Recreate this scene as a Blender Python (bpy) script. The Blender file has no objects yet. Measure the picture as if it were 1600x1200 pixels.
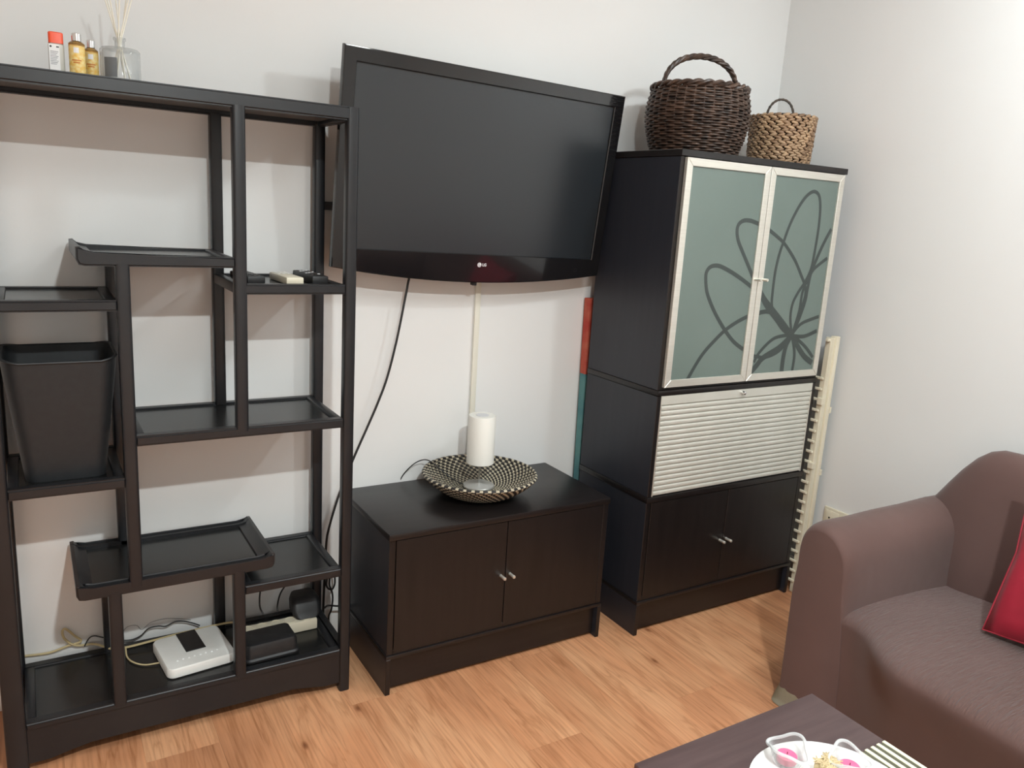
import bpy, bmesh, math, random
from mathutils import Vector, Matrix, Euler
random.seed(7)
PI = math.pi
S = bpy.context.scene
C = S.collection

# ---------------------------------------------------------------- camera
cam = bpy.data.cameras.new('camera'); camo = bpy.data.objects.new('camera', cam); C.objects.link(camo)
yaw, pit, rol = [math.radians(a) for a in (31.7996, -12.3537, 3.50435)]
fw = Vector((math.sin(yaw)*math.cos(pit), math.cos(yaw)*math.cos(pit), math.sin(pit)))
rt = Vector((math.cos(yaw), -math.sin(yaw), 0)); up = rt.cross(fw)
r2 = rt*math.cos(rol)+up*math.sin(rol); u2 = -rt*math.sin(rol)+up*math.cos(rol)
M = Matrix((r2, u2, -fw)).transposed().to_4x4(); M.translation = (0.4110, -2.6786, 1.5371)
camo.matrix_world = M
cam.sensor_width = 36; cam.lens = 36*1238.79/1600; cam.clip_start = .02
S.camera = camo

# ---------------------------------------------------------------- light and exposure
S.view_settings.view_transform = 'Standard'; S.view_settings.look = 'None'
S.view_settings.gamma = 1; S.view_settings.use_curve_mapping = False
S.view_settings.exposure = 0.0
w = bpy.data.worlds.new('world'); S.world = w; w.use_nodes = True
w.node_tree.nodes['Background'].inputs[0].default_value = (.9, .95, 1, 1)
w.node_tree.nodes['Background'].inputs[1].default_value = .3
S.cycles.max_bounces = 8; S.cycles.diffuse_bounces = 5; S.cycles.caustics_reflective = False; S.cycles.caustics_refractive = False
S.cycles.use_denoising = True
def lamp(name, loc, power, size, col=(1, .97, .92), kind='AREA'):
    l = bpy.data.lights.new(name, kind); l.energy = power; l.color = col
    if kind == 'AREA': l.shape = 'DISK'; l.size = size
    else: l.shadow_soft_size = size
    o = bpy.data.objects.new(name, l); C.objects.link(o); o.location = loc; return o
lamp('ceiling_lamp', (.87, -2.94, 2.60), 74, .10, (.925, 1, .995))
lamp('ceiling_lamp.001', (2.58, -1.78, 2.64), 32, .055, (.91, 1, 1.03), 'POINT')
lamp('ceiling_lamp.002', (1.6, -.85, 2.62), .6, .10, (.95, 1, .98))
lamp('overhead_fill_light', (1.75, -2.25, 2.72), 20, .9, (.91, 1, 1.02))  # added soft fill to lift the shadows and floor, no such fitting in the room

# ---------------------------------------------------------------- materials
def mat(name, col, rough=.5, metal=0, spec=.5, **kw):
    m = bpy.data.materials.new(name); m.use_nodes = True
    b = m.node_tree.nodes['Principled BSDF']
    b.inputs['Base Color'].default_value = (*col, 1); b.inputs['Roughness'].default_value = rough
    b.inputs['Metallic'].default_value = metal; b.inputs['Specular IOR Level'].default_value = spec
    for k, v in kw.items(): b.inputs[k.replace('_', ' ')].default_value = v
    return m
def N(m, t, **kw):
    n = m.node_tree.nodes.new('ShaderNode'+t)
    for k, v in kw.items():
        if k in n.inputs: n.inputs[k].default_value = v
        else: setattr(n, k, v)
    return n
def LN(m, a, b): m.node_tree.links.new(a, b)
def bsdf(m): return m.node_tree.nodes['Principled BSDF']
def noise(m, scale=(1, 1, 1), ns=5, detail=4, coord='Object', rot=(0, 0, 0), rough=.5, dist=0):
    tc = N(m, 'TexCoord'); mp = N(m, 'Mapping'); mp.inputs['Scale'].default_value = scale; mp.inputs['Rotation'].default_value = rot
    LN(m, tc.outputs[coord], mp.inputs[0]); n = N(m, 'TexNoise'); n.inputs['Scale'].default_value = ns
    n.inputs['Detail'].default_value = detail; n.inputs['Roughness'].default_value = rough; n.inputs['Distortion'].default_value = dist
    LN(m, mp.outputs[0], n.inputs['Vector']); return n
def ramp(m, src, stops):
    r = N(m, 'ValToRGB'); e = r.color_ramp.elements
    while len(e) < len(stops): e.new(.5)
    for i, (p, c) in enumerate(stops): e[i].position = p; e[i].color = (*c, 1)
    LN(m, src, r.inputs[0]); return r
def bump(m, src, st=.1, dist=.01):
    b = N(m, 'Bump'); b.inputs['Strength'].default_value = st; b.inputs['Distance'].default_value = dist
    LN(m, src, b.inputs['Height']); LN(m, b.outputs[0], bsdf(m).inputs['Normal']); return b
def noisy(name, c0, c1, rough=.5, scale=(1, 1, 1), ns=5, bs=0, bd=.01, **kw):
    m = mat(name, c0, rough, **kw); n = noise(m, scale, ns); r = ramp(m, n.outputs[0], [(.35, c0), (.65, c1)])
    LN(m, r.outputs[0], bsdf(m).inputs['Base Color'])
    if bs: bump(m, n.outputs[0], bs, bd)
    return m
WALL = noisy('wall_paint', (.755, .752, .740), (.785, .783, .772), .7, ns=1.2, spec=.25)
n_ = noise(WALL, ns=140, detail=2); bump(WALL, n_.outputs[0], .06, .002)
CEIL = mat('ceiling_paint', (.8, .79, .77), .8)
LACQ = noisy('black_lacquer', (.0075, .0082, .0105), (.011, .0115, .0135), .36, (1, 1, 1), 9, .04, .003)
LACQP = noisy('black_lacquer_panel', (.007, .0075, .008), (.011, .011, .011), .24, (1, 8, 1), 6, .03, .002)
RAW = noisy('unlacquered_underside', (.085, .075, .07), (.11, .10, .092), .8, (2, 10, 1), 5)
def veneer(name, axis):
    sc = {'x': (1, 14, 14), 'y': (14, 1, 14), 'z': (14, 14, 1)}[axis]
    m = noisy(name, (.0065, .0052, .0053), (.0105, .0078, .0078), .36, sc, 4, .03, .002); return m
SIDE = noisy('cool_black_side', (.017, .019, .027), (.021, .023, .031), .4, (14, 14, 1), 4, .03, .002)  # bluer, paler black than the veneer, used on faces turned sideways
VEN = veneer('blackbrown_veneer', 'z'); VENX = veneer('blackbrown_veneer_top', 'x')
TABLEW = noisy('dark_table_veneer', (.058, .031, .032), (.082, .048, .048), .36, (1, 14, 14), 4, .03, .002, spec=.7)
ALU = noisy('brushed_aluminium', (.76, .74, .67), (.83, .81, .74), .4, (1, 1, 40), 8, metal=.75)
ALUS = noisy('satin_silver_slat', (.66, .655, .59), (.70, .695, .635), .42, (1, 1, 1), 8, metal=.35)
CHROME = mat('polished_steel', (.8, .8, .8), .18, 1)
FROST = noisy('frosted_glass', (.135, .178, .160), (.150, .195, .176), .3, ns=2, spec=.6)
PRINT = mat('dark_print', (.045, .058, .055), .35)
GLOSS = mat('gloss_black_plastic', (.006, .006, .007), .1, Coat_Weight=.5, Coat_Roughness=.04)
SCREEN = mat('tv_screen', (.0125, .0165, .0205), .28, spec=.8)
MATTE = noisy('matte_black_plastic', (.008, .008, .009), (.013, .013, .014), .5, ns=40)
BINM = noisy('charcoal_bin_plastic', (.0115, .013, .0155), (.015, .017, .019), .55, ns=60, bs=.05, bd=.001)
BLKCABLE = mat('black_cable', (.01, .01, .01), .5)
BEIGE = mat('yellowed_cable', (.55, .45, .25), .5)
WPLAS = noisy('white_plastic', (.74, .74, .71), (.78, .78, .75), .35, ns=20)
CPLAS = mat('cream_plastic', (.72, .66, .52), .4)
CREAMW = noisy('cream_painted_wood', (.66, .60, .46), (.74, .68, .54), .5, (6, 6, 1), 6)
WHITE = mat('white_glaze', (.85, .85, .83), .2)
SHADE = mat('white_lamp_shade', (.77, .76, .71), .55)
WICK = noisy('dark_willow', (.022, .012, .008), (.085, .048, .032), .42, ns=30, bs=.3, bd=.002)
WICKL = noisy('stake_willow', (.06, .025, .015), (.13, .065, .04), .4, ns=30)
HYA = noisy('water_hyacinth', (.11, .062, .034), (.42, .27, .155), .55, ns=16, bs=.4, bd=.003)
def island(m, c0, c1, c2):
    g = N(m, 'NewGeometry'); r = ramp(m, g.outputs['Random Per Island'], [(0, c0), (.5, c1), (1, c2)])
    x = N(m, 'Mix', data_type='RGBA', blend_type='MIX'); x.inputs[0].default_value = .65
    l = bsdf(m).inputs['Base Color'].links[0]; LN(m, l.from_socket, x.inputs[6]); LN(m, r.outputs[0], x.inputs[7]); LN(m, x.outputs[2], bsdf(m).inputs['Base Color'])
island(HYA, (.12, .065, .04), (.30, .18, .10), (.52, .35, .21))
HYD = noisy('dark_fibre_handle', (.03, .02, .014), (.09, .06, .04), .6, ns=60)
BOWLB = mat('black_stitch', (.014, .012, .012), .6)
BOWLW = mat('cream_stitch', (.52, .46, .34), .7)
RED = noisy('crimson_satin', (.30, .010, .028), (.40, .016, .040), .5, ns=6, Sheen_Weight=.05)
UNDER = noisy('cream_under_fabric', (.42, .38, .27), (.52, .47, .35), .9, ns=20)
def clear(name, col, a0, a1, rough=.04):
    m = mat(name, col, rough, spec=.8); lw = N(m, 'LayerWeight'); lw.inputs['Blend'].default_value = .35
    mr = N(m, 'MapRange'); mr.inputs['To Min'].default_value = a0; mr.inputs['To Max'].default_value = a1
    LN(m, lw.outputs['Facing'], mr.inputs['Value']); LN(m, mr.outputs[0], bsdf(m).inputs['Alpha']); return m
GLASSR = clear('thick_glass_rim', (.80, .82, .82), .35, .95, .08)
GLASS = clear('clear_glass', (.55, .58, .58), .07, .75)
AMBER = mat('amber_liquid_glass', (.85, .48, .13), .08, Transmission_Weight=.75, IOR=1.4)
LABELY = noisy('floral_label', (.80, .48, .08), (.86, .72, .34), .5, ns=120)
LABELW = mat('white_label', (.82, .82, .82), .5)
LABELG = noisy('grey_label_print', (.28, .28, .3), (.55, .55, .57), .5, (1, 1, 12), 60)
ORANGE = mat('orange_red_cap', (.85, .09, .025), .35)
REED = mat('pale_reed', (.85, .82, .72), .7)
PINK = mat('pink_wax', (.82, .13, .27), .45, Subsurface_Weight=.2)
STRAW = noisy('straw_fibre', (.45, .34, .16), (.75, .64, .4), .8, ns=60, bs=.5, bd=.003)
STRAWL = mat('light_straw', (.58, .46, .27), .7)
TAN = noisy('tan_shell', (.4, .2, .1), (.7, .5, .33), .6, ns=40)
MATP = mat('pale_mat_strip', (.86, .85, .60), .6)
MATD = mat('dark_mat_strip', (.09, .085, .055), .7)
CANR = noisy('painted_canvas_red', (.42, .045, .03), (.50, .12, .07), .8, ns=14)
CANT = noisy('painted_canvas_teal', (.06, .19, .22), (.12, .27, .26), .8, ns=10)
DOTL = mat('white_light_dots', (.95, .95, .95), .4)
# brown stretch fabric
def fabric(name, rip):
    m = mat(name, (.09, .06, .052), .85, spec=.3, Sheen_Weight=.15, Sheen_Roughness=.5)
    n = noise(m, (1, 1, 1), 2.2, 3); r = ramp(m, n.outputs[0], [(.3, (.104, .058, .050)), (.7, (.134, .078, .069))])
    LN(m, r.outputs[0], bsdf(m).inputs['Base Color'])
    if rip:
        n2 = noise(m, (7, 60, 7), 2.4, 4, dist=.6)
        b_ = bump(m, n2.outputs[0], 1.0, .010)
        g_ = N(m, 'NewGeometry'); sx_ = N(m, 'SeparateXYZ'); LN(m, g_.outputs['True Normal'], sx_.inputs[0])
        mr = N(m, 'MapRange'); mr.inputs['From Min'].default_value = .2; mr.inputs['From Max'].default_value = .9; LN(m, sx_.outputs['Z'], mr.inputs['Value']); LN(m, mr.outputs[0], b_.inputs['Strength'])
    else:
        n2 = noise(m, (1, 1, 1), 7, 2); bump(m, n2.outputs[0], .25, .02)
    return m
FAB = fabric('brown_stretch_cover', False); FABS = fabric('brown_stretch_cover_seat', True)
# laminate plank
def plank_mat():
    m = mat('oak_laminate', (.5, .26, .13), .33, spec=.45)
    tc = N(m, 'TexCoord'); oi = N(m, 'ObjectInfo')
    off = N(m, 'VectorMath', operation='SCALE'); off.inputs[0].default_value = (3.1, 17.3, 5.7)
    LN(m, oi.outputs['Random'], off.inputs['Scale'])
    add = N(m, 'VectorMath', operation='ADD'); LN(m, tc.outputs['Object'], add.inputs[0]); LN(m, off.outputs[0], add.inputs[1])
    mp = N(m, 'Mapping'); mp.inputs['Scale'].default_value = (13, 1.15, 1); LN(m, add.outputs[0], mp.inputs[0])
    n1 = N(m, 'TexNoise'); n1.inputs['Scale'].default_value = 1.3; n1.inputs['Detail'].default_value = 5; n1.inputs['Distortion'].default_value = .9
    LN(m, mp.outputs[0], n1.inputs['Vector'])
    mul = N(m, 'Math', operation='MULTIPLY'); mul.inputs[1].default_value = 9; LN(m, n1.outputs[0], mul.inputs[0])
    fr = N(m, 'Math', operation='PINGPONG'); fr.inputs[1].default_value = 1; LN(m, mul.outputs[0], fr.inputs[0])
    mp2 = N(m, 'Mapping'); mp2.inputs['Scale'].default_value = (110, 4.5, 1); LN(m, add.outputs[0], mp2.inputs[0])
    n2 = N(m, 'TexNoise'); n2.inputs['Scale'].default_value = 1.4; n2.inputs['Detail'].default_value = 4; LN(m, mp2.outputs[0], n2.inputs['Vector'])
    mp3 = N(m, 'Mapping'); mp3.inputs['Scale'].default_value = (5, 1.6, 1); LN(m, add.outputs[0], mp3.inputs[0])
    n3 = N(m, 'TexNoise'); n3.inputs['Scale'].default_value = 1.0; n3.inputs['Detail'].default_value = 3; LN(m, mp3.outputs[0], n3.inputs['Vector'])
    base = ramp(m, n3.outputs[0], [(.3, (.44, .20, .10)), (.5, (.58, .275, .140)), (.72, (.67, .365, .200))])
    g1 = ramp(m, fr.outputs[0], [(0, (.76, .68, .60)), (.3, (1, 1, 1)), (1, (1.06, 1.04, 1.02))])
    g2 = ramp(m, n2.outputs[0], [(.28, (.74, .66, .58)), (.5, (1, 1, 1)), (.75, (1.15, 1.15, 1.14))])
    def mixm(a, b, f=1):
        x = N(m, 'Mix', data_type='RGBA', blend_type='MULTIPLY'); x.inputs[0].default_value = f
        LN(m, a, x.inputs[6]); LN(m, b, x.inputs[7]); return x.outputs[2]
    c = mixm(mixm(base.outputs[0], g1.outputs[0], .75), g2.outputs[0], .8)
    # knots
    vo = N(m, 'TexVoronoi'); mp4 = N(m, 'Mapping'); mp4.inputs['Scale'].default_value = (5.2, 2.4, 1); LN(m, add.outputs[0], mp4.inputs[0]); LN(m, mp4.outputs[0], vo.inputs['Vector']); vo.inputs['Scale'].default_value = 1
    k = ramp(m, vo.outputs['Distance'], [(0, (.22, .13, .10)), (.022, (.38, .27, .21)), (.06, (.85, .80, .76)), (.16, (1, 1, 1))])
    c = mixm(c, k.outputs[0], .85)
    hv = N(m, 'Mapping'); tone = ramp(m, oi.outputs['Random'], [(0, (.93, .92, .90)), (.5, (1, 1, 1)), (1, (1.05, 1.04, 1.03))])
    c = mixm(c, tone.outputs[0], 1)
    LN(m, c, bsdf(m).inputs['Base Color'])
    bump(m, n2.outputs[0], .05, .002)
    return m
PLANK = plank_mat()
FLOORB = mat('floor_joint', (.12, .06, .03), .7)

# ---------------------------------------------------------------- builders
def tag(o, label=None, cat=None, group=None, kind=None):
    if label: o['label'] = label
    if cat: o['category'] = cat
    if group: o['group'] = group
    if kind: o['kind'] = kind
    return o
def thing(name, label, cat, loc=(0, 0, 0), rot=(0, 0, 0), group=None):
    o = bpy.data.objects.new(name, None); C.objects.link(o); o.empty_display_size = .05
    o.location = loc; o.rotation_euler = rot; return tag(o, label, cat, group)
def rootmat(p):
    while p.parent: p = p.parent
    return Matrix.LocRotScale(p.location, p.rotation_euler, None)
def obj(name, bm, m, parent=None, smooth=False, world=None, label=None, kind=None, ang=40):
    """link bm as one mesh object; world: coordinates are world ones (default if the root is unrotated)."""
    if parent is not None:
        rm = rootmat(parent)
        if world is None: world = not any(abs(a) > 1e-9 for a in rm.to_euler())
        if world: bm.transform(rm.inverted())
    bmesh.ops.recalc_face_normals(bm, faces=bm.faces[:])
    me = bpy.data.meshes.new(name); bm.to_mesh(me); bm.free()
    for x in (m if isinstance(m, (list, tuple)) else [m]): me.materials.append(x)
    if smooth:
        for p in me.polygons: p.use_smooth = True
        if ang < 180:
            try: me.set_sharp_from_angle(angle=math.radians(ang))
            except Exception: pass
    o = bpy.data.objects.new(name, me); C.objects.link(o)
    if parent is not None: o.parent = parent
    if label: o['label'] = label
    if kind: o['kind'] = kind
    if m == [SIDE, VEN]:
        for pl in me.polygons: pl.material_index = 0 if abs(pl.normal.x) > .9 else 1
    return o
def box(bm, x0, x1, y0, y1, z0, z1, bev=0, seg=1, edges=None):
    v = [bm.verts.new((x, y, z)) for x in (x0, x1) for y in (y0, y1) for z in (z0, z1)]
    f = [bm.faces.new([v[i] for i in q]) for q in ((0, 1, 3, 2), (4, 6, 7, 5), (0, 4, 5, 1), (2, 3, 7, 6), (0, 2, 6, 4), (1, 5, 7, 3))]
    if bev:
        es = list({e for q in f for e in q.edges})
        if edges == 'z': es = [e for e in es if abs(e.verts[0].co.z-e.verts[1].co.z) > 1e-6]
        if edges == 'x': es = [e for e in es if abs(e.verts[0].co.x-e.verts[1].co.x) > 1e-6]
        bmesh.ops.bevel(bm, geom=es, offset=bev, segments=seg, profile=.5, affect='EDGES')
def B(name, parent, m, x0, x1, y0, y1, z0, z1, bev=.0015, seg=1, **kw):
    bm = bmesh.new(); box(bm, x0, x1, y0, y1, z0, z1, bev, seg); return obj(name, bm, m, parent, smooth=seg > 1, **kw)
def lathe(bm, prof, n=32, c=(0, 0, 0), cap=True, fn=None, mi=None):
    rings = []
    for r, z in prof:
        ring = []
        for i in range(n):
            a = 2*PI*i/n; rr, zz = (fn(r, z, a) if fn else (r, z))
            ring.append(bm.verts.new((c[0]+rr*math.cos(a), c[1]+rr*math.sin(a), c[2]+zz)))
        rings.append(ring)
    for a, b in zip(rings, rings[1:]):
        for i in range(n):
            bm.faces.new((a[i], a[(i+1) % n], b[(i+1) % n], b[i]))
    if cap:
        bm.faces.new(rings[0]); bm.faces.new(rings[-1])
def cr(P, k=6, closed=False):
    P = [Vector(p) for p in P]; out = []
    n = len(P)
    for i in range(n if closed else n-1):
        if closed: a, b, c, d = P[i-1], P[i], P[(i+1) % n], P[(i+2) % n]
        else: a, b, c, d = P[max(i-1, 0)], P[i], P[i+1], P[min(i+2, n-1)]
        for j in range(k):
            t = j/k
            out.append(.5*((2*b)+(c-a)*t+(2*a-5*b+4*c-d)*t*t+(3*b-3*c+d-a)*t**3))
    if not closed: out.append(P[-1])
    return out
def tube(bm, P, r, n=8, closed=False, radf=None):
    P = [Vector(p) for p in P]; rings = []; prev = None
    m = len(P)
    for i, p in enumerate(P):
        t = (P[(i+1) % m]-P[i-1]) if closed else (P[min(i+1, m-1)]-P[max(i-1, 0)])
        t.normalize()
        if prev is None:
            u = t.orthogonal().normalized()
        else:
            u = (prev-t*prev.dot(t)).normalized()
        prev = u; v = t.cross(u); rr = radf(i/(m-1)) if radf else r
        rings.append([bm.verts.new(p+u*rr*math.cos(2*PI*k/n)+v*rr*math.sin(2*PI*k/n)) for k in range(n)])
    prs = list(zip(rings, rings[1:]))
    if closed: prs.append((rings[-1], rings[0]))
    for a, b in prs:
        for k in range(n): bm.faces.new((a[k], a[(k+1) % n], b[(k+1) % n], b[k]))
    if not closed: bm.faces.new(rings[0]); bm.faces.new(rings[-1])
def cyl(bm, a, b, r, n=16): tube(bm, [a, b], r, n)
def prism(bm, pts, axis, a0, a1, bev=0, seg=2):
    """extrude the 2-D outline pts along axis from a0 to a1"""
    def mk(p, a): return {'x': (a, p[0], p[1]), 'y': (p[0], a, p[1]), 'z': (p[0], p[1], a)}[axis]
    va = [bm.verts.new(mk(p, a0)) for p in pts]; vb = [bm.verts.new(mk(p, a1)) for p in pts]; n = len(pts)
    fa = bm.faces.new(va); fb = bm.faces.new(vb)
    for i in range(n): bm.faces.new((va[i], va[(i+1) % n], vb[(i+1) % n], vb[i]))
    if bev:
        bmesh.ops.bevel(bm, geom=list(fa.edges)+list(fb.edges), offset=bev, segments=seg, affect='EDGES')
def text(name, body, size, m, parent, loc, rot, bold=True):
    cu = bpy.data.curves.new(name, 'FONT'); cu.body = body; cu.size = size; cu.extrude = .0004; cu.align_x = 'CENTER'; cu.align_y = 'CENTER'
    if bold: cu.offset = size*.03
    t = bpy.data.objects.new(name+'_src', cu); C.objects.link(t)
    dg = bpy.context.evaluated_depsgraph_get(); me = bpy.data.meshes.new_from_object(t.evaluated_get(dg))
    bpy.data.objects.remove(t); bpy.data.curves.remove(cu)
    me.materials.clear(); me.materials.append(m)
    o = bpy.data.objects.new(name, me); C.objects.link(o); o.parent = parent; o.location = loc; o.rotation_euler = rot; return o

# ================================================================ THE SETTING
XW, X0, Y0, ZC, WY = 3.251, -1.3, -4.4, 2.75, -.15
fl = B('floor', None, FLOORB, X0, XW, Y0, WY, -.06, -.004, 0); tag(fl, kind='structure')
PW = .193
for ci in range(-11, 14):
    xa = .803+PW*ci; xb = xa+PW
    xa = max(xa, X0); xb = min(xb, XW)
    if xb-xa < .01: continue
    y = WY-0.001+((ci*.43) % 1.29)
    while y > Y0:
        ya, yb = y-1.29, y
        yb2, ya2 = min(yb, WY-.001), max(ya, Y0)
        if yb2-ya2 > .02:
            bm = bmesh.new(); g = .0002
            box(bm, -(xb-xa)/2+g, (xb-xa)/2-g, -(yb2-ya2)/2+g, (yb2-ya2)/2-g, -.004, 0, 0)
            o = obj('plank', bm, PLANK); o.parent = fl; o.location = ((xa+xb)/2, (ya2+yb2)/2, 0)
        y = ya
for nm, a in {'wall_back': (X0-.1, XW+.1, WY, WY+.1, -.06, ZC), 'wall_right': (XW, XW+.1, Y0, WY, -.06, ZC),
              'wall_left': (X0-.1, X0, Y0, WY, -.06, ZC), 'wall_front': (X0-.1, XW+.1, Y0-.1, Y0, -.06, ZC)}.items():
    tag(B(nm, None, WALL, *a, 0), kind='structure')
tag(B('ceiling', None, CEIL, X0-.1, XW+.1, Y0-.1, WY+.1, ZC, ZC+.1, 0), kind='structure')
BASEW = mat('white_baseboard', (.74, .74, .72), .4)
tag(B('baseboard_back', None, BASEW, X0, XW-.012, WY-.012, WY-.0005, .0012, .110, .003, 2), kind='structure')
tag(B('baseboard_right', None, BASEW, XW-.012, XW-.0005, Y0, WY-.013, .0012, .110, .003, 2), kind='structure')

# ================================================================ OPEN DISPLAY SHELF
sh = thing('display_shelf', 'tall open black lacquered display shelf with staggered tray shelves', 'shelf', (.76, -.335, 0))
F0, F1, K0, K1 = -.498, -.465, -.2085, -.1755   # front post y range, back post y range
PWD = .033
def post(xr, z0, z1, back=True, front=True, wd=.033):
    for ok, y0, y1 in ((front, F0, F1), (back, K0, K1)):
        if ok:
            bm = bmesh.new(); box(bm, xr-wd, xr, y0, y1, z0, z1, .007, 3, 'z'); obj('post', bm, LACQ, sh, smooth=True)
TZ = 1.786
post(1.219, 0, TZ-.002); post(.338, 0, TZ-.002, wd=.050)
post(.914, .905-.012, TZ-.03); post(.630, .496-.01, 1.371-.02)
post(.577, .1495-.01, .496-.02); post(.899, .1495-.01, .496-.02)
def shelf(x0, x1, z, h=.028, inset=.006, lip_l=0, lip_r=0, panel_m=None):
    """a framed shelf board: panel with four rails; lips are upturned tray ends"""
    bm = bmesh.new(); xa = x0+(.012 if not lip_l else .03); xb = x1-(.012 if not lip_r else .03)
    box(bm, xa, xb, F1-.008, K0+.008, z-inset-.01, z-inset, 0)
    b = obj('shelf_board', bm, [LACQP, RAW], sh)
    for pl in b.data.polygons:
        if pl.normal.z < -.9: pl.material_index = 1
    for y0, y1 in ((F0+.001, F1), (K0, K1-.001)):
        bm = bmesh.new()
        pts = []
        if lip_l: pts += [(x0+.006, z-h+.003), (x0, z-h*.45), (x0+.0, z+lip_l), (x0+.009, z+lip_l+.001), (x0+.022, z+.004), (x0+.04, z)]
        else: pts += [(x0, z-h), (x0, z)]
        if lip_r: pts += [(x1-.04, z), (x1-.022, z+.004), (x1-.009, z+lip_r+.001), (x1, z+lip_r), (x1, z-h*.45), (x1-.006, z-h+.003), (x1-.02, z-h)]
        else: pts += [(x1, z), (x1, z-h)]
        if lip_l: pts += [(x0+.02, z-h)]
        prism(bm, pts, 'y', y0, y1, .005, 3); obj('rail', bm, LACQ, b, smooth=True)
    for xa, xb, lip in ((x0, x0+.04, lip_l), (x1-.04, x1, lip_r)):
        bm = bmesh.new()
        s = -1 if xa == x0 else 1
        if lip:
            e, i = (xa, xb) if s < 0 else (xb, xa)
            d = (i-e)/.04
            pts = [(e+.006*d, z-h+.004), (e, z-h*.45), (e, z+lip), (e+.009*d, z+lip), (e+.022*d, z+.004), (i, z), (i, z-.016), (e+.02*d, z-h)]
            prism(bm, pts, 'y', F1-.004, K0+.004)
        else:
            xa2, xb2 = (xa, xa+.026) if s < 0 else (xb-.026, xb)
            box(bm, xa2, xb2, F1-.004, K0+.004, z-h, z, .004, 2)
        obj('side_rail', bm, LACQ, b, smooth=True)
    return b
shelf(.286, 1.219, TZ, .036, .012)
shelf(.513, .885, 1.371, lip_l=.018)
shelf(.335, .600, 1.260)
shelf(.884, 1.188, 1.301)
shelf(.626, 1.188, .905)
shelf(.335, .600, .795)
shelf(.470, .984, .496, lip_l=.016, lip_r=.016)
shelf(.896, 1.188, .426)
shelf(.335, 1.188, .1495, .022)
def apron(y0, y1):
    bm = bmesh.new(); xa, xb = .336, 1.188; top = .13
    pts = [(xa, top), (xa, .028), (xa+.05, .030), (xa+.10, .040), (xa+.15, .048)]
    pts += [(xb-.15, .048), (xb-.10, .040), (xb-.05, .030), (xb, .028), (xb, top)]
    prism(bm, pts, 'y', y0, y1, .002); obj('apron', bm, LACQ, sh, smooth=True)
apron(F0+.006, F1-.008); apron(K0+.006, K1-.006)
for xa, xb in ((.300, .325), (1.192, 1.213)):
    B('apron', sh, LACQ, xa, xb, F1, K0, .05, .1495, .002)

# ---- waste bin on the shelf
def rrect(hx, hy, r, n=6):
    out = []
    for cx, cy, a0 in ((hx-r, hy-r, 0), (-hx+r, hy-r, 90), (-hx+r, -hy+r, 180), (hx-r, -hy+r, 270)):
        for k in range(n+1):
            a = math.radians(a0+90*k/n); out.append((cx+r*math.cos(a), cy+r*math.sin(a)))
    return out
def loft(bm, rings, cap0=True, cap1=True):
    R = [[bm.verts.new(p) for p in r] for r in rings]
    for a, b in zip(R, R[1:]):
        for i in range(len(a)): bm.faces.new((a[i], a[(i+1) % len(a)], b[(i+1) % len(a)], b[i]))
    if cap0: bm.faces.new(R[0])
    if cap1: bm.faces.new(R[-1])
bn = thing('waste_bin', 'charcoal plastic waste bin standing on the left shelf', 'bin', (.468, -.350, .795-.006+.0005))
bz = bn.location.z
def bring(t, off=0, dz=0):
    hx = .092+(.128-.092)*t-off; hy = .090+(.124-.090)*t-off; z = bz+.312*t+dz
    out = []
    for x, y in rrect(hx, hy, .03+.01*t):
        zz = z+((.012 if y > 0 else .018)*((x/hx)**2)-.006*(y < 0) if t > .99 else 0)
        out.append((.468+x, -.350+y, zz))
    return out
bm = bmesh.new(); loft(bm, [bring(0)]+[bring(k/6) for k in range(1, 7)]+[bring(1, .003, .0015), bring(1, .005)]+[bring(k/6, .004) for k in range(5, 0, -1)]+[bring(.012, .004)])
obj('bin_body', bm, BINM, bn, smooth=True)
bm = bmesh.new(); tube(bm, [Vector(p) for p in bring(1, -.001)], .003, 6, closed=True); obj('rim', bm, BINM, bn, smooth=True)

# ---- remotes
def remote(x, y, rz, L, Wd, H, m, label, keys, km, ends=None):
    t = thing('remote_control', label, 'remote control', (x, y, 1.301-.006+.0003), (0, 0, math.radians(rz)), 'remote controls on the small shelf')
    bm = bmesh.new(); box(bm, -Wd/2, Wd/2, -L/2, L/2, 0, H, .004, 2); obj('body', bm, m, t, smooth=True)
    for i in range(keys):
        for j in (-1, 0, 1):
            bm = bmesh.new(); box(bm, j*Wd*.28-.004, j*Wd*.28+.004, L/2-.02-i*.014-.004, L/2-.02-i*.014+.004, H-.0005, H+.0016, .001); obj('button', bm, km[(i+j) % len(km)], t)
    return t
remote(.948, -.345, 4, .17, .05, .021, MATTE, 'black remote control lying closest to the middle post', 9, [GLOSS])
remote(1.052, -.370, 2, .165, .050, .021, CPLAS, 'cream white remote control between two black ones', 4, [WPLAS])
remote(1.130, -.345, 1, .19, .048, .024, MATTE, 'black remote control with pale buttons, nearest the right post', 9, [GLOSS, DOTL, GLOSS, GLOSS])

# ---- router
HZ = .1495-.006+.0004
t = thing('router', 'white rounded router with black top panel on the bottom shelf', 'router', (.779, -.332, HZ), (0, 0, math.radians(6)))
bm = bmesh.new(); loft(bm, [[(x, y, z) for x, y in rrect(.099-o, .098-o, .022-o)] for o, z in ((.004, 0), (0, .004), (0, .027), (.003, .031), (.006, .0315))]); obj('housing', bm, WPLAS, t, smooth=True)
bm = bmesh.new(); box(bm, -.028, .03, -.022, .0975, .031, .0335, .001); obj('black_panel', bm, MATTE, t, label='black rectangular top panel')
for k in range(8):
    bm = bmesh.new(); x = -.062+k*.0165; lathe(bm, [(.0030, 0), (.0026, .0012)], 8, (x, -.055+.0025*(k % 2), .0314)); obj('indicator', bm, DOTL, t)
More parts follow.
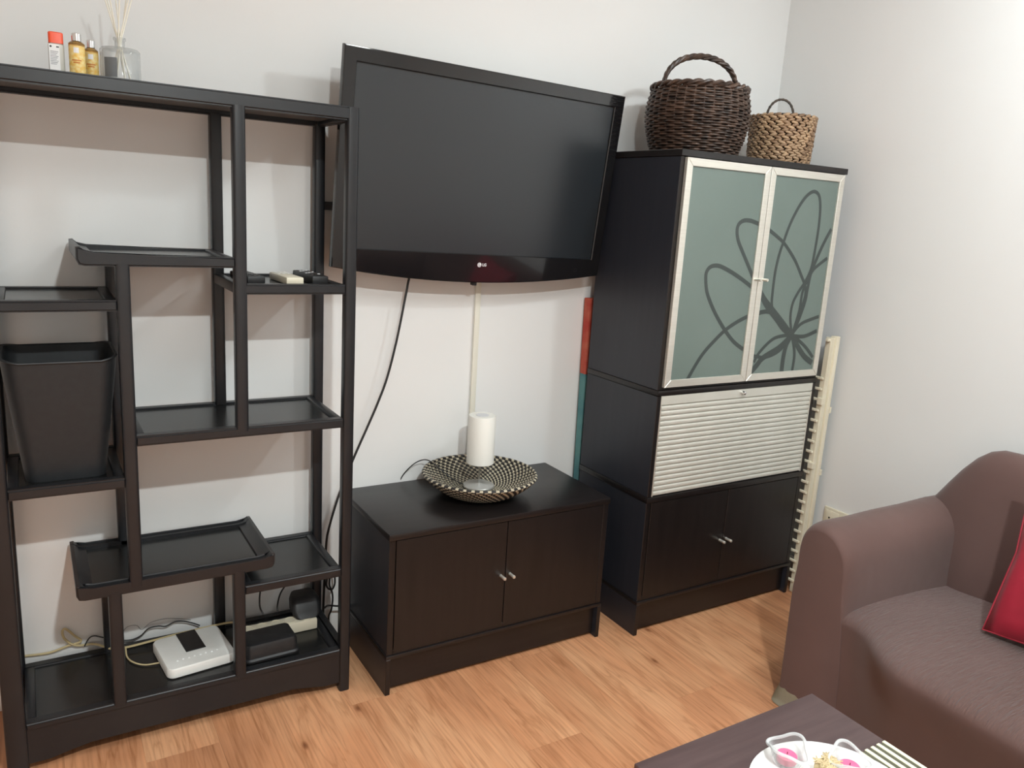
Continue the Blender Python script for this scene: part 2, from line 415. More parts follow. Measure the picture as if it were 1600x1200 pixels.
# ---- black box
t = thing('set_top_box', 'black rounded plastic box beside the white router', 'box', (.985, -.402, HZ), (0, 0, math.radians(2)))
bm = bmesh.new(); loft(bm, [[(x, y, z) for x, y in rrect(.086-o, .058-o, .02-o*.5)] for o, z in ((.006, 0), (0, .006), (0, .012), (.005, .017), (.007, .048), (.011, .058), (.018, .061))]); obj('housing', bm, MATTE, t, smooth=True)
# ---- power strip with plugs and adapters
t = thing('power_strip', 'cream power strip full of black plugs behind the black box', 'power strip', (1.02, -.315, HZ))
bm = bmesh.new(); box(bm, .915, 1.165, -.335, -.285, HZ, HZ+.038, .006, 2); obj('housing', bm, CPLAS, t, smooth=True)
for x in (.945, .99, 1.035, 1.08, 1.13):
    bm = bmesh.new(); lathe(bm, [(.019, 0), (.019, .002), (.016, .002), (.016, .0005)], 20, (x, -.31, HZ+.038)); obj('socket_ring', bm, CPLAS, t, smooth=True)
PZ = HZ+.041
def plug(name, label, cat, x, y, dims, cord=None, ang=0, grp=None):
    t = thing(name, label, cat, (x, y, PZ), (0, 0, math.radians(ang)), grp)
    bm = bmesh.new(); a, b, h = dims; box(bm, -a/2, a/2, -b/2, b/2, 0, h, .006, 2); obj('housing', bm, MATTE, t, smooth=True)
    if cord:
        bm = bmesh.new(); tube(bm, [Vector((0, 0, h-.003)), Vector((0, 0, h+.018))], .004, 8, radf=lambda u: .006-.003*u); obj('strain_relief', bm, BLKCABLE, t, smooth=True)
        bm = bmesh.new(); rm = rootmat(t).inverted(); P = [rm @ Vector(p) for p in cord]; tube(bm, cr([Vector((0, 0, h+.015))]+P), .0026, 6); obj('cord', bm, BLKCABLE, t, smooth=True, world=False)
plug('power_adapter', 'square black adapter plugged in behind the inner post', 'adapter', .945, -.31, (.036, .05, .075))
plug('plug', 'black plug with its cord arching up, left of two', 'plug', .995, -.31, (.024, .03, .022), [(.988, -.29, .245), (1.0, -.26, .29), (1.04, -.22, .33), (1.10, -.12, .36), (1.16, -.06, .30)], 0, 'plugs in the power strip')
plug('plug', 'black plug with its cord arching up, right of two', 'plug', 1.040, -.31, (.024, .03, .022), [(1.042, -.30, .24), (1.065, -.27, .272), (1.13, -.23, .315), (1.20, -.14, .33), (1.24, -.06, .26)], 0, 'plugs in the power strip')
t = thing('power_adapter', 'large black round-backed adapter at the right end of the power strip', 'adapter', (1.137, -.305, PZ))
bm = bmesh.new(); loft(bm, [[(1.137+x, -.305+y+.01*k, PZ+z) for x, y in rrect(.048-o, .03-o*.6, .018)] for k, (o, z) in enumerate(((.010, 0), (.003, .008), (0, .02), (.001, .048), (.007, .058), (.012, .060)))]); obj('housing', bm, MATTE, t, smooth=True)
# ---- cables
def cable(name, label, P, r, m, k=8, cat='cable', grp=None, n=6):
    bm = bmesh.new(); tube(bm, cr(P, k), r, n); o = obj(name, bm, m, smooth=True); return tag(o, label, cat, grp)
cz = .1495
cable('network_cable', 'yellowed beige cable looping along the back of the bottom shelf',
      [(.29, -.156, cz+.02), (.34, -.156, cz+.012), (.40, -.158, cz+.008), (.45, -.162, .170), (.484, -.165, .178), (.468, -.165, .20), (.446, -.165, .228), (.437, -.165, .222), (.442, -.166, .196), (.47, -.166, .168), (.52, -.167, .16), (.566, -.215, .158), (.61, -.222, .158), (.68, -.222, .162), (.77, -.219, .166), (.89, -.222, .17), (.93, -.25, .18)], .0036, BEIGE)
cable('phone_cable', 'thin beige lead curving into the side of the white router',
      [(.60, -.228, .162), (.600, -.262, .149), (.612, -.300, .149), (.640, -.330, .149), (.679, -.342, .152)], .0024, BEIGE)
cable('thin_cable', 'thin black wire looping behind the left lower post of the shelf',
      [(.492, -.168, .160), (.505, -.166, .182), (.520, -.165, .187), (.545, -.166, .176), (.60, -.168, .156)], .0020, BLKCABLE)
cable('thin_cable', 'thin black wire bunched against the wall behind the white router',
      [(.60, -.166, .152), (.625, -.168, .150), (.650, -.168, .158), (.672, -.170, .178), (.70, -.171, .180), (.722, -.17, .174), (.75, -.168, .182), (.775, -.168, .178), (.80, -.167, .166), (.825, -.168, .1508)], .0022, BLKCABLE)
cable('thin_cable', 'thin pale grey wire arching behind the white router',
      [(.595, -.150, .168), (.615, -.150, .188), (.64, -.150, .186), (.655, -.150, .168), (.68, -.150, .186), (.72, -.150, .190), (.76, -.150, .182), (.80, -.150, .168)], .0014, mat('grey_wire', (.35, .35, .34), .5))

# ---- items on the shelf top
tz = TZ-.012+.0004
t = thing('spray_bottle', 'small white labelled bottle with an orange-red cap', 'bottle', (.502, -.40, tz))
bm = bmesh.new(); loft(bm, [[(.502+x, -.40+y, z) for x, y in rrect(.0165-o, .012-o, .005)] for o, z in ((.001, tz), (0, tz+.002), (0, tz+.078), (.003, tz+.081))]); obj('bottle_body', bm, mat('milky_plastic', (.6, .6, .55), .3), t, smooth=True)
bm = bmesh.new(); box(bm, .4865, .5085, -.4128, -.4121, tz+.01, tz+.078, 0); lb = obj('label_sticker', bm, LABELW, t, label='white label with small grey print')
for k in range(9):
    bm = bmesh.new(); zz = tz+.061-k*.0035; box(bm, .489, .5055-(k % 3)*.002, -.4133, -.4129, zz, zz+.0017, 0); obj('print_line', bm, LABELG, lb)
for xx, rr in ((.4905, .0022), (.5035, .0017), (.5065, .0014)):
    bm = bmesh.new(); cyl(bm, (xx, -.4133, tz+.0725), (xx, -.4129, tz+.0725), rr, 12); obj('print_dot', bm, MATTE, lb)
bm = bmesh.new(); loft(bm, [[(.502+x, -.40+y, z) for x, y in rrect(.0155-o, .011-o, .005)] for o, z in ((0, tz+.081), (0, tz+.104), (.002, tz+.106))]); obj('cap', bm, ORANGE, t, smooth=True, label='orange-red cap')
def oil(x, y, r, h, label):
    t = thing('amber_bottle', label, 'bottle', (x, y, tz), group='amber toiletry bottles on the shelf top')
    bm = bmesh.new(); lathe(bm, [(r-.001, 0), (r, .002), (r, h), (r-.004, h+.004), (r*.5, h+.006)], 28, (x, y, tz)); obj('bottle_body', bm, AMBER, t, smooth=True)
    bm = bmesh.new(); lathe(bm, [(r*.62, h+.006), (r*.62, h+.022), (r*.52, h+.0235)], 24, (x, y, tz)); obj('cap', bm, CHROME, t, smooth=True, label='silver cap')
    bm = bmesh.new(); n = 18
    lo = [bm.verts.new((x+(r+.0004)*math.cos(a), y+(r+.0004)*math.sin(a), tz+.006)) for a in [math.radians(190+150*i/n) for i in range(n+1)]]
    hi = [bm.verts.new(v.co+Vector((0, 0, h-.012))) for v in lo]
    for i in range(n): bm.faces.new((lo[i], lo[i+1], hi[i+1], hi[i]))
    lb = obj('label_sticker', bm, LABELY, t, smooth=True, label='yellow floral paper label')
    bm = bmesh.new()
    for z0, z1, hw in ((h-.022, h-.010, .0055),):
        n = 8; lo = [bm.verts.new((x+(r+.0008)*math.cos(a), y+(r+.0008)*math.sin(a), tz+z0)) for a in [math.radians(262)+(-hw+2*hw*i/n)/r for i in range(n+1)]]
        hi = [bm.verts.new(v.co+Vector((0, 0, z1-z0))) for v in lo]
        for i in range(n): bm.faces.new((lo[i], lo[i+1], hi[i+1], hi[i]))
    obj('label_print', bm, LABELW, lb)
    bm = bmesh.new()
    for z0, hw in ((.045, .010), (.040, .007)):
        n = 8; lo = [bm.verts.new((x+(r+.0008)*math.cos(a), y+(r+.0008)*math.sin(a), tz+z0)) for a in [math.radians(262)+(-hw+2*hw*i/n)/r for i in range(n+1)]]
        hi = [bm.verts.new(v.co+Vector((0, 0, .0028))) for v in lo]
        for i in range(n): bm.faces.new((lo[i], lo[i+1], hi[i+1], hi[i]))
    obj('label_print', bm, mat('orange_print', (.6, .2, .03), .5), lb)
oil(.5445, -.412, .0175, .085, 'front amber bottle with yellow floral label and silver cap')
oil(.577, -.372, .0160, .080, 'amber bottle half hidden between front bottle and glass diffuser')
# reed diffuser
dx, dy, dr = .640, -.385, .0455
t = thing('reed_diffuser', 'clear glass reed diffuser with pale sticks on the shelf top', 'diffuser', (dx, dy, tz))
bm = bmesh.new()
lathe(bm, [(dr-.004, 0), (dr, .004), (dr, .086), (dr-.004, .091), (.014, .091), (.0115, .097), (.0115, .108), (.0145, .112), (.0145, .117), (.012, .1175), (.0095, .112), (.0095, .096), (.012, .0885), (dr-.008, .0875), (dr-.0045, .083), (dr-.0045, .010), (dr-.009, .007)], 40, (dx, dy, tz)); obj('glass_bottle', bm, GLASS, t, smooth=True)
bm = bmesh.new(); n = 12
lo = [bm.verts.new((dx+(dr+.0004)*math.cos(a), dy+(dr+.0004)*math.sin(a), tz+.020)) for a in [math.radians(215+40*i/n) for i in range(n+1)]]
hi = [bm.verts.new(v.co+Vector((0, 0, .045))) for v in lo]
for i in range(n): bm.faces.new((lo[i], lo[i+1], hi[i+1], hi[i]))
obj('label_sticker', bm, mat('grey_label', (.16, .17, .18), .4), t, smooth=True, label='grey label on the glass')
for k in range(8):
    a = k*PI/4+.3; L = .245; bx = .026*math.cos(a); by = .022*math.sin(a)
    neck = Vector((dx+.004*math.cos(a+2), dy+.004*math.sin(a+2), tz+.110)); bot = Vector((dx+bx, dy+by, tz+.012))
    d = (neck-bot).normalized(); bm = bmesh.new(); cyl(bm, bot, bot+d*(L-.02*(k % 3)), .0016, 8); obj('reed', bm, REED, t, smooth=True)

# ================================================================ TV
s_ = 1.037
tvc = Vector((1.7446, -.3034, 1.6523))
tv = thing('television', 'large black flat television hung on the wall between shelf and tall cabinet', 'television', tvc)
ti, yw_, ro = math.radians(5.7), math.radians(1.0), math.radians(-1.0)
rtv = Vector((math.cos(yw_), math.sin(yw_), 0)); upz = Vector((0, 0, 1)); nf = upz.cross(rtv); upt = upz*math.cos(ti)-nf*math.sin(ti)
ax = rtv*math.cos(ro)+upt*math.sin(ro); az = -rtv*math.sin(ro)+upt*math.cos(ro); ay = az.cross(ax)
tv.rotation_euler = Matrix((ax, ay, az)).transposed().to_euler()
hw, ht, hb = .5233, .3143, .332
sw, shh = .4822, .2712
# bezel ring with curved bottom, screen opening
def tvout(o=0):
    pts = [(-hw+o, ht-o), (hw-o, ht-o)]
    n = 24
    for i in range(n+1):
        x = (hw-o)-(2*(hw-o))*i/n; z = -hb-.038*(1-(x/hw)**2)*1.0+o; pts.append((x, z))
    return pts
def tvin(o=0):
    pts = [(-sw-o, shh+o), (sw+o, shh+o)]
    n = 24
    for i in range(n+1): pts.append(((sw+o)-(2*(sw+o))*i/n, -shh-o))
    return pts
bm = bmesh.new()
def ringv(P, y): return [bm.verts.new((x, y, z)) for x, z in P]
rs = [ringv(tvin(), .012), ringv(tvin(), .003), ringv(tvin(.0025), 0), ringv(tvout(.004), 0), ringv(tvout(.0012), .0014), ringv(tvout(), .005), ringv(tvout(), .020), ringv(tvout(.006), .026), ringv(tvout(.07), .026)]
for a, b in zip(rs, rs[1:]):
    for i in range(len(a)): bm.faces.new((a[i], a[(i+1) % len(a)], b[(i+1) % len(a)], b[i]))
obj('bezel', bm, GLOSS, tv, world=False, smooth=True, ang=25)
bm = bmesh.new(); box(bm, -sw-.003, sw+.003, .0085, .012, -shh-.003, shh+.003); obj('screen', bm, SCREEN, tv, world=False)
bm = bmesh.new(); box(bm, -hw+.065, hw-.065, .0255, .088, -hb+.03, ht-.055, .02, 3); obj('back_cover', bm, MATTE, tv, world=False, smooth=True)
LOGO = mat('silver_logo', (.75, .75, .76), .3)
lg = None
bm = bmesh.new(); cyl(bm, (.003, .0002, -.307), (.003, -.0006, -.307), .0078, 24); lg = obj('logo', bm, LOGO, tv, world=False, label='round silver face emblem with letters LG')
bm = bmesh.new(); tube(bm, [Vector((.003+.0052*math.cos(a), -.0007, -.307+.0052*math.sin(a))) for a in [math.radians(90+27*i) for i in range(11)]], .0005, 5)
cyl(bm, (.003, -.0007, -.3035), (.003, -.0007, -.3105), .0005, 5); cyl(bm, (.003, -.0007, -.3105), (.0062, -.0007, -.3105), .0005, 5); obj('logo_face', bm, MATTE, lg, world=False)
text('logo_letters', 'LG', .0135, LOGO, lg, (.0225, -.0003, -.307), (PI/2, 0, 0))
bm = bmesh.new(); box(bm, -.008, .008, .012, .03, -.382, -.3705, .001); obj('sensor', bm, MATTE, tv, world=False)
bm = bmesh.new(); tube(bm, [Vector((.415+.006*math.cos(a), .0, -.313+.006*math.sin(a))) for a in [2*PI*i/20 for i in range(20)]], .0004, 4, closed=True); obj('power_ring', bm, MATTE, tv, world=False)
mt = thing('tv_wall_mount', 'dark steel bracket holding the television to the wall', 'bracket', (1.74, -.16, 1.65))
STEEL = mat('dark_steel', (.10, .10, .105), .5, .3)
B('wall_rail', mt, STEEL, 1.224, 2.10, WY-.018, WY-.001, 1.502, 1.528, .001)
B('wall_rail', mt, STEEL, 1.30, 2.10, WY-.018, WY-.001, 1.74, 1.765, .001)
B('wall_plate', mt, STEEL, 1.62, 1.87, WY-.014, WY-.001, 1.529, 1.739, .001)
for xx in (1.66, 1.80): B('arm', mt, STEEL, xx, xx+.03, WY-.062, WY-.0145, 1.54, 1.73, .001)
# cable cover and cable
t = thing('cable_cover', 'narrow white vertical cable cover on the wall below the television', 'cable cover', (1.805, -.156, .5525))
B('base_strip', t, WPLAS, 1.793, 1.817, WY-.006, WY-.0005, .5525, 1.42, .0008)
B('cover_strip', t, mat('ivory_plastic', (.74, .715, .62), .4), 1.794, 1.816, WY-.013, WY-.006, .5525, 1.42, .002, 2)
cable('television_cable', 'black cable dropping from the television and running down behind the shelf',
      [(1.540, -.205, 1.36), (1.516, -.20, 1.298), (1.504, -.20, 1.237), (1.476, -.20, 1.084), (1.444, -.20, .952), (1.412, -.20, .864), (1.379, -.20, .788), (1.330, -.20, .678), (1.286, -.20, .569), (1.267, -.20, .513), (1.246, -.198, .435), (1.240, -.19, .38), (1.238, -.18, .25), (1.236, -.175, .12), (1.236, -.172, .008)], .0042, BLKCABLE, n=8)
cable('tied_cable', 'black cable tied in loops hanging behind the right shelf post',
      [(1.214, -0.195, 0.346), (1.24, -0.195, 0.264), (1.24, -0.195, 0.218), (1.258, -0.195, 0.199), (1.27, -0.195, 0.22), (1.267, -0.195, 0.259), (1.254, -0.195, 0.254), (1.251, -0.195, 0.22), (1.26, -0.195, 0.191), (1.263, -0.195, 0.163), (1.259, -0.195, 0.124), (1.249, -0.195, 0.09), (1.262, -0.195, 0.006)], .0034, BLKCABLE, grp='black cables behind the right post')
cable('tied_cable', 'black cable crossing level behind the right shelf post',
      [(1.224, -0.222, 0.15), (1.238, -0.222, 0.156), (1.267, -0.222, 0.148), (1.296, -0.222, 0.14), (1.323, -0.222, 0.108), (1.29, -0.222, 0.006)], .0034, BLKCABLE, grp='black cables behind the right post')

# ================================================================ CABINETS
def knob(parent, x, y, z, label=None):
    bm = bmesh.new(); tube(bm, [(x, y, z), (x, y-.004, z), (x, y-.018, z), (x, y-.028, z), (x, y-.030, z)], .005, 16, radf=lambda u: [.0055, .0050, .0054, .0058, .0046][min(4, int(round(u*4)))]); return obj('knob', bm, CHROME if False else ALU, parent, smooth=True)
def base_cabinet(name, label, x0, x1, yf, yb, zt, xm, zk):
    t = thing(name, label, 'cabinet', ((x0+x1)/2, (yf+yb)/2, 0))
    zb = .138
    # plinth frame
    for a, b in ((x0, x0+.016), (x1-.016, x1)): B('plinth_side', t, [SIDE, VEN], a, b, yf, yb, .0003, zb-.0122)
    B('plinth_front', t, VENX, x0+.016, x1-.016, yf+.022, yf+.038, .012, zb-.013)
    B('plinth_top', t, VENX, x0, x1, yf, yb, zb-.012, zb, .0015, 2)
    # body
    a, b, f = x0+.003, x1-.003, yf+.005
    for p, q in ((a, a+.021), (b-.021, b)): B('side_panel', t, [SIDE, VEN], p, q, f, yb, zb+.0005, zt-.022)
    B('top_panel', t, VENX, x0, x1, yf, yb, zt-.0215, zt, .002, 2)
    B('bottom_panel', t, VENX, a+.021, b-.021, f, yb, zb+.0005, zb+.018)
    B('back_panel', t, VEN, a+.021, b-.021, yb+.001, yb+.005, zb+.018, zt-.022)
    for p, q, k in ((a+.0235, xm-.0015, xm-.018), (xm+.0015, b-.0235, xm+.018)):
        d = B('door', t, VEN, p, q, f-.001, f+.017, zb+.006, zt-.0245, .0012)
        knob(d, k, f-.001, zk)
    return t
base_cabinet('low_cabinet', 'low black-brown two-door cabinet below the television', 1.306, 2.157, -.584, -.153, .550, 1.732, .334)
TX0, TX1, TF, TB = 2.280, 3.130, -.640, -.220
base_cabinet('base_cabinet', 'black-brown two-door cupboard at the bottom of the tall cabinet stack', TX0, TX1, TF, TB, .550, 2.700, .318)
# roll-front unit
t = thing('roll_front_cabinet', 'black-brown unit with silver roll-down shutter in the middle of the stack', 'cabinet', ((TX0+TX1)/2, (TF+TB)/2, .5503))
z0, z1 = .5503, .948; a, b, f = TX0+.002, TX1-.002, TF+.003
for p, q in ((a, a+.018), (b-.018, b)): B('side_panel', t, [SIDE, VEN], p, q, f, TB, z0, z1-.020)
B('top_panel', t, VENX, TX0, TX1, TF, TB, z1-.0195, z1, .002, 2)
B('bottom_panel', t, VENX, a+.018, b-.018, f+.01, TB, z0, z0+.016)
B('back_panel', t, VEN, a+.018, b-.018, TB+.001, TB+.005, z0+.016, z1-.02)
for p, q in ((a+.0185, a+.0235), (b-.0235, b-.0185)): B('shutter_track', t, ALU, p, q, f-.001, f+.014, z0+.001, z1-.055, .0006)
hd = B('shutter_header', t, ALUS, a+.0185, b-.0185, f-.001, f+.016, z1-.0535, z1-.0205, .0012)
bm = bmesh.new(); tube(bm, [(2.703, f-.001, .915), (2.703, f-.010, .915), (2.703, f-.018, .915), (2.703, f-.020, .915)], .006, 16, radf=lambda u: .0065 if u < .9 else .004); obj('lock_knob', bm, CHROME, hd, smooth=True)
ns = 18; zlo = z0+.0045; zhi = z1-.0545; hs = (zhi-zlo)/ns
slat_me = None
for k in range(ns):
    zc = zlo+hs*k; o = None
    if slat_me is None:
        bm = bmesh.new(); n = 5
        pts = [(.0135, .0), (.0012, .0)]+[(.0012-.0016*math.sin(PI*j/n), (hs-.0035)*j/n) for j in range(1, n)]+[(.0016, hs-.0035), (.0065, hs-.0030), (.0065, hs-.0001), (.0135, hs-.0001)]
        prism(bm, pts, 'x', -(b-a-.048)/2, (b-a-.048)/2)
        o = obj('slat', bm, ALUS); slat_me = o.data
    else:
        o = bpy.data.objects.new('slat', slat_me); C.objects.link(o)
    o.parent = t; o.location = Vector(((a+b)/2, f, zc))-t.location
# glass-door unit
t = thing('glass_door_cabinet', 'black-brown top unit with two aluminium framed frosted glass doors', 'cabinet', ((TX0+TX1)/2, (TF+TB)/2, .9483))
z0, z1 = .9483, 1.7675
for p, q in ((a, a+.018), (b-.018, b)): B('side_panel', t, [SIDE, VEN], p, q, f+.004, TB, z0, z1-.022)
B('top_panel', t, VENX, TX0-.002, TX1+.002, TF-.001, TB, z1-.0215, z1, .0012)
B('bottom_panel', t, VENX, a+.018, b-.018, f+.004, TB, z0, z0+.016)
B('back_panel', t, VEN, a+.018, b-.018, TB+.001, TB+.005, z0+.016, z1-.022)
B('inner_shelf', t, VENX, a+.019, b-.019, f+.04, TB+.006, 1.22, 1.236)
B('inner_shelf', t, VENX, a+.019, b-.019, f+.04, TB+.006, 1.48, 1.496)
PET = {
'L': [[(2.679, 1.313), (2.662, 1.323), (2.6, 1.353), (2.54, 1.377), (2.497, 1.389), (2.464, 1.386), (2.446, 1.371), (2.443, 1.347), (2.455, 1.300), (2.482, 1.255), (2.519, 1.208), (2.568, 1.157), (2.617, 1.115), (2.664, 1.088), (2.683, 1.08)],
      [(2.676, 1.541), (2.629, 1.551), (2.595, 1.549), (2.573, 1.534), (2.57, 1.509), (2.583, 1.476), (2.615, 1.433), (2.661, 1.374), (2.677, 1.350)],
      [(2.678, 1.206), (2.659, 1.2), (2.619, 1.184), (2.568, 1.157), (2.519, 1.119), (2.472, 1.076), (2.439, 1.032), (2.414, .992), (2.408, .983)]],
'R': [[(2.725, 1.300), (2.752, 1.272), (2.792, 1.240), (2.858, 1.190), (2.933, 1.129)],
      [(2.722, 1.057), (2.758, 1.051), (2.788, 1.047), (2.832, 1.053), (2.882, 1.075), (2.933, 1.129)],
      [(2.723, 1.527), (2.776, 1.502), (2.827, 1.473), (2.892, 1.418), (2.944, 1.356), (2.972, 1.319), (2.980, 1.287), (2.973, 1.250), (2.954, 1.179), (2.933, 1.129)],
      [(2.723, 1.301), (2.766, 1.25), (2.836, 1.192), (2.882, 1.154), (2.933, 1.129)],
      [(2.933, 1.129), (2.87, 1.170), (2.821, 1.205), (2.799, 1.245), (2.794, 1.293), (2.794, 1.37), (2.804, 1.437), (2.818, 1.483), (2.842, 1.55), (2.876, 1.612), (2.913, 1.655), (2.949, 1.672), (2.98, 1.659), (2.996, 1.619), (3.003, 1.552), (3.001, 1.468), (2.994, 1.393), (2.972, 1.341), (2.934, 1.290), (2.914, 1.25), (2.912, 1.196), (2.933, 1.129)],
      [(3.078, 1.539), (3.046, 1.485), (3.023, 1.437), (3.007, 1.4), (2.994, 1.362), (2.988, 1.309), (2.983, 1.255), (2.956, 1.174), (2.933, 1.129)],
      [(3.079, 1.428), (3.032, 1.4), (3.004, 1.378), (2.978, 1.335), (2.961, 1.293), (2.957, 1.22), (2.933, 1.129)],
      [(2.933, 1.129), (2.959, 1.158), (2.994, 1.178), (3.078, 1.199)], [(2.934, 1.126), (3.006, 1.122), (3.078, 1.142)],
      [(2.933, 1.129), (2.995, 1.097), (3.037, 1.069), (3.076, 1.035)], [(2.933, 1.129), (2.973, 1.087), (3.023, 1.042), (3.076, 1.013)],
      [(2.933, 1.129), (2.91, 1.09), (2.902, 1.042), (2.903, .983)], [(2.933, 1.129), (2.953, 1.088), (2.966, 1.044), (2.964, .983)],
      [(2.933, 1.129), (2.887, 1.128), (2.835, 1.119), (2.794, 1.094), (2.756, 1.059), (2.74, 1.03)],
      [(2.933, 1.129), (2.87, 1.082), (2.788, 1.046), (2.758, 1.018), (2.722, .986)],
      [(2.723, 1.215), (2.756, 1.222), (2.793, 1.221), (2.842, 1.202), (2.886, 1.17), (2.933, 1.129)]]}
THICK = {0: .008, 3: .0085, 5: .006, 8: .006, 10: .0085, 11: .0085, 14: .009, 15: .0065}
def frame(parent, x0, x1, y0, y1, z0, z1, wd, m):
    def member(P, nm='frame_rail'):
        bm = bmesh.new(); prism(bm, P, 'y', y0, y1, .001, 1); obj(nm, bm, m, parent)
    e = .0001
    member([(x0, z0+e), (x0, z1-e), (x0+wd, z1-wd-e), (x0+wd, z0+wd+e)], 'frame_stile'); member([(x1, z0+e), (x1-wd, z0+wd+e), (x1-wd, z1-wd-e), (x1, z1-e)], 'frame_stile')
    member([(x0+e, z0), (x0+wd+e, z0+wd), (x1-wd-e, z0+wd), (x1-e, z0)]); member([(x0+e, z1), (x1-e, z1), (x1-wd-e, z1-wd), (x0+wd+e, z1-wd)])
for key, p, q, kx in (('L', a+.016, 2.7005, 2.685), ('R', 2.7035, b-.018, 2.719)):
    zA, zB = z0+.012, z1-.025
    bm = bmesh.new(); box(bm, p+.01, q-.01, f-.006, f-.002, zA+.01, zB-.01); d = obj('door', bm, FROST, t, label='frosted glass door pane with dark looping flower print')
    frame(d, p, q, f-.012, f+.003, zA, zB, .0265, ALU)
    knob(d, kx, f-.012, 1.343)
    bm = bmesh.new(); pr_y = f-.0064; step = 0
    for i, P in enumerate(PET[key]):
        wv = (THICK.get(i, .0052) if key == 'R' else .0058)*1.3
        Q = cr([Vector((x, 0, z)) for x, z in P], 6); yy = pr_y-.00004*i
        vs = []
        for j, c in enumerate(Q):
            tt = (Q[min(j+1, len(Q)-1)]-Q[max(j-1, 0)]).normalized(); nn = Vector((-tt.z, 0, tt.x))
            vs.append((bm.verts.new((c.x+nn.x*wv, yy, c.z+nn.z*wv)), bm.verts.new((c.x-nn.x*wv, yy, c.z-nn.z*wv))))
        for (u, v), (u3, v3) in zip(vs, vs[1:]):
            try: bm.faces.new((u, v, v3, u3))
            except ValueError: pass
    obj('flower_print', bm, PRINT, d, label='dark looping flower outline')

# ================================================================ BASKETS
def woven(bm, prof, nst, rows, cx, cy, zb, rad, amp, tilt=0):
    """rows of weave passing in and out of nst stakes; prof(u)->radius, u in 0..1 height"""
    H = prof['h']
    for k in range(rows):
        z = zb+rad+(H-2*rad)*k/(rows-1); u = (z-zb)/H; R = prof['f'](u); n = nst*3
        P = []
        for i in range(n):
            an = 2*PI*i/n; rr = R+amp*math.sin(nst*an/2*1.0+PI*k)*1.0
            P.append(Vector((cx+rr*math.cos(an), cy+rr*math.sin(an), z+.0012*math.sin(3*an+k))))
        tube(bm, P, rad, 5, closed=True)
TT = 1.7675
bx, by = 2.528, -.425
t = thing('wicker_basket', 'large dark brown round willow basket with tall arched handle', 'basket', (bx, by, TT+.0005))
def bigf(u): return .148+.033*math.sin(min(1, (u/.62))*PI/2)-(.016*((u-.62)/.38)**2 if u > .62 else 0)
bm = bmesh.new(); woven(bm, {'h': .226, 'f': bigf}, 34, 27, bx, by, TT+.001, .0046, .0045); obj('weave', bm, WICK, t, smooth=True, kind='stuff', ang=180)
bm = bmesh.new()
for i in range(34):
    an = 2*PI*i/34; P = [Vector((bx+bigf(u)*math.cos(an), by+bigf(u)*math.sin(an), TT+.003+.226*u)) for u in [j/8 for j in range(9)]]
    tube(bm, P, .0032, 5)
obj('stakes', bm, WICKL, t, smooth=True, kind='stuff')
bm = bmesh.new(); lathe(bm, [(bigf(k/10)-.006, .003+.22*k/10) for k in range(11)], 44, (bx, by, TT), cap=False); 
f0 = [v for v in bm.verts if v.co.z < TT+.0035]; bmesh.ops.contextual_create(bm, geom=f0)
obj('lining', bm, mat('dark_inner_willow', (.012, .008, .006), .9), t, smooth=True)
for k in range(2):
    bm = bmesh.new(); R = bigf(1)+.002
    tube(bm, [Vector((bx+(R+.006*math.cos(14*an+PI*k))*math.cos(an), by+(R+.006*math.cos(14*an+PI*k))*math.sin(an), TT+.233+.006*math.sin(14*an+PI*k))) for an in [2*PI*i/140 for i in range(140)]], .0068, 7, closed=True); obj('rim_braid', bm, WICK, t, smooth=True)
HA = math.radians(-20)
for k in range(3):
    bm = bmesh.new(); P = []
    for i in range(61):
        th = PI*i/60; r = .140; twist = 10*th+k*2*PI/3
        hh = .120*max(0, math.sin(th))**.8
        e = r*math.cos(th); P.append(Vector((bx+e*math.cos(HA)+.005*math.cos(twist)*-math.sin(HA), by+e*math.sin(HA)+.005*math.cos(twist), TT+.226+hh+.005*math.sin(twist))))
    tube(bm, P, .0068, 7); obj('handle_strand', bm, WICK, t, smooth=True)
# small basket
sx, sy = 2.975, -.430
t = thing('hyacinth_basket', 'small tan braided round basket with a dark loop handle', 'basket', (sx, sy, TT+.0005))
def lump(bm, c, d, nrm, L, Wd):
    d = d.normalized(); v = nrm.cross(d).normalized(); n = d.cross(v)
    seg, rg = 6, 4
    rings = []
    for i in range(1, rg):
        ph = PI*i/rg
        rings.append([bm.verts.new(c-d*L*math.cos(ph)+(v*math.cos(2*PI*j/seg)*Wd+n*math.sin(2*PI*j/seg)*Wd*.8)*math.sin(ph)) for j in range(seg)])
    p0 = bm.verts.new(c-d*L); p1 = bm.verts.new(c+d*L)
    for j in range(seg):
        bm.faces.new((p0, rings[0][(j+1) % seg], rings[0][j])); bm.faces.new((p1, rings[-1][j], rings[-1][(j+1) % seg]))
        for a_, b_ in zip(rings, rings[1:]): bm.faces.new((a_[j], a_[(j+1) % seg], b_[(j+1) % seg], b_[j]))
nr = 10; hr = .0182
for k in range(nr):
    bm = bmesh.new(); R = .116+.008*(k/(nr-1))
    for s2 in (0, 1):
        n = 26
        for i in range(n):
            an = 2*PI*(i+(.5 if s2 else 0)+.31*k)/n+random.uniform(-.02, .02)
            z = TT+.0135+hr*k+(.0045 if s2 else -.0045)
            er = Vector((math.cos(an), math.sin(an), 0)); et = Vector((-math.sin(an), math.cos(an), 0))
            lump(bm, Vector((sx, sy, z))+er*(R+random.uniform(-.001, .002)), et+Vector((0, 0, .24 if s2 else -.24)), er, .0155, .0066*random.uniform(.85, 1.15))
    obj('braid_row', bm, HYA, t, smooth=True, ang=180)
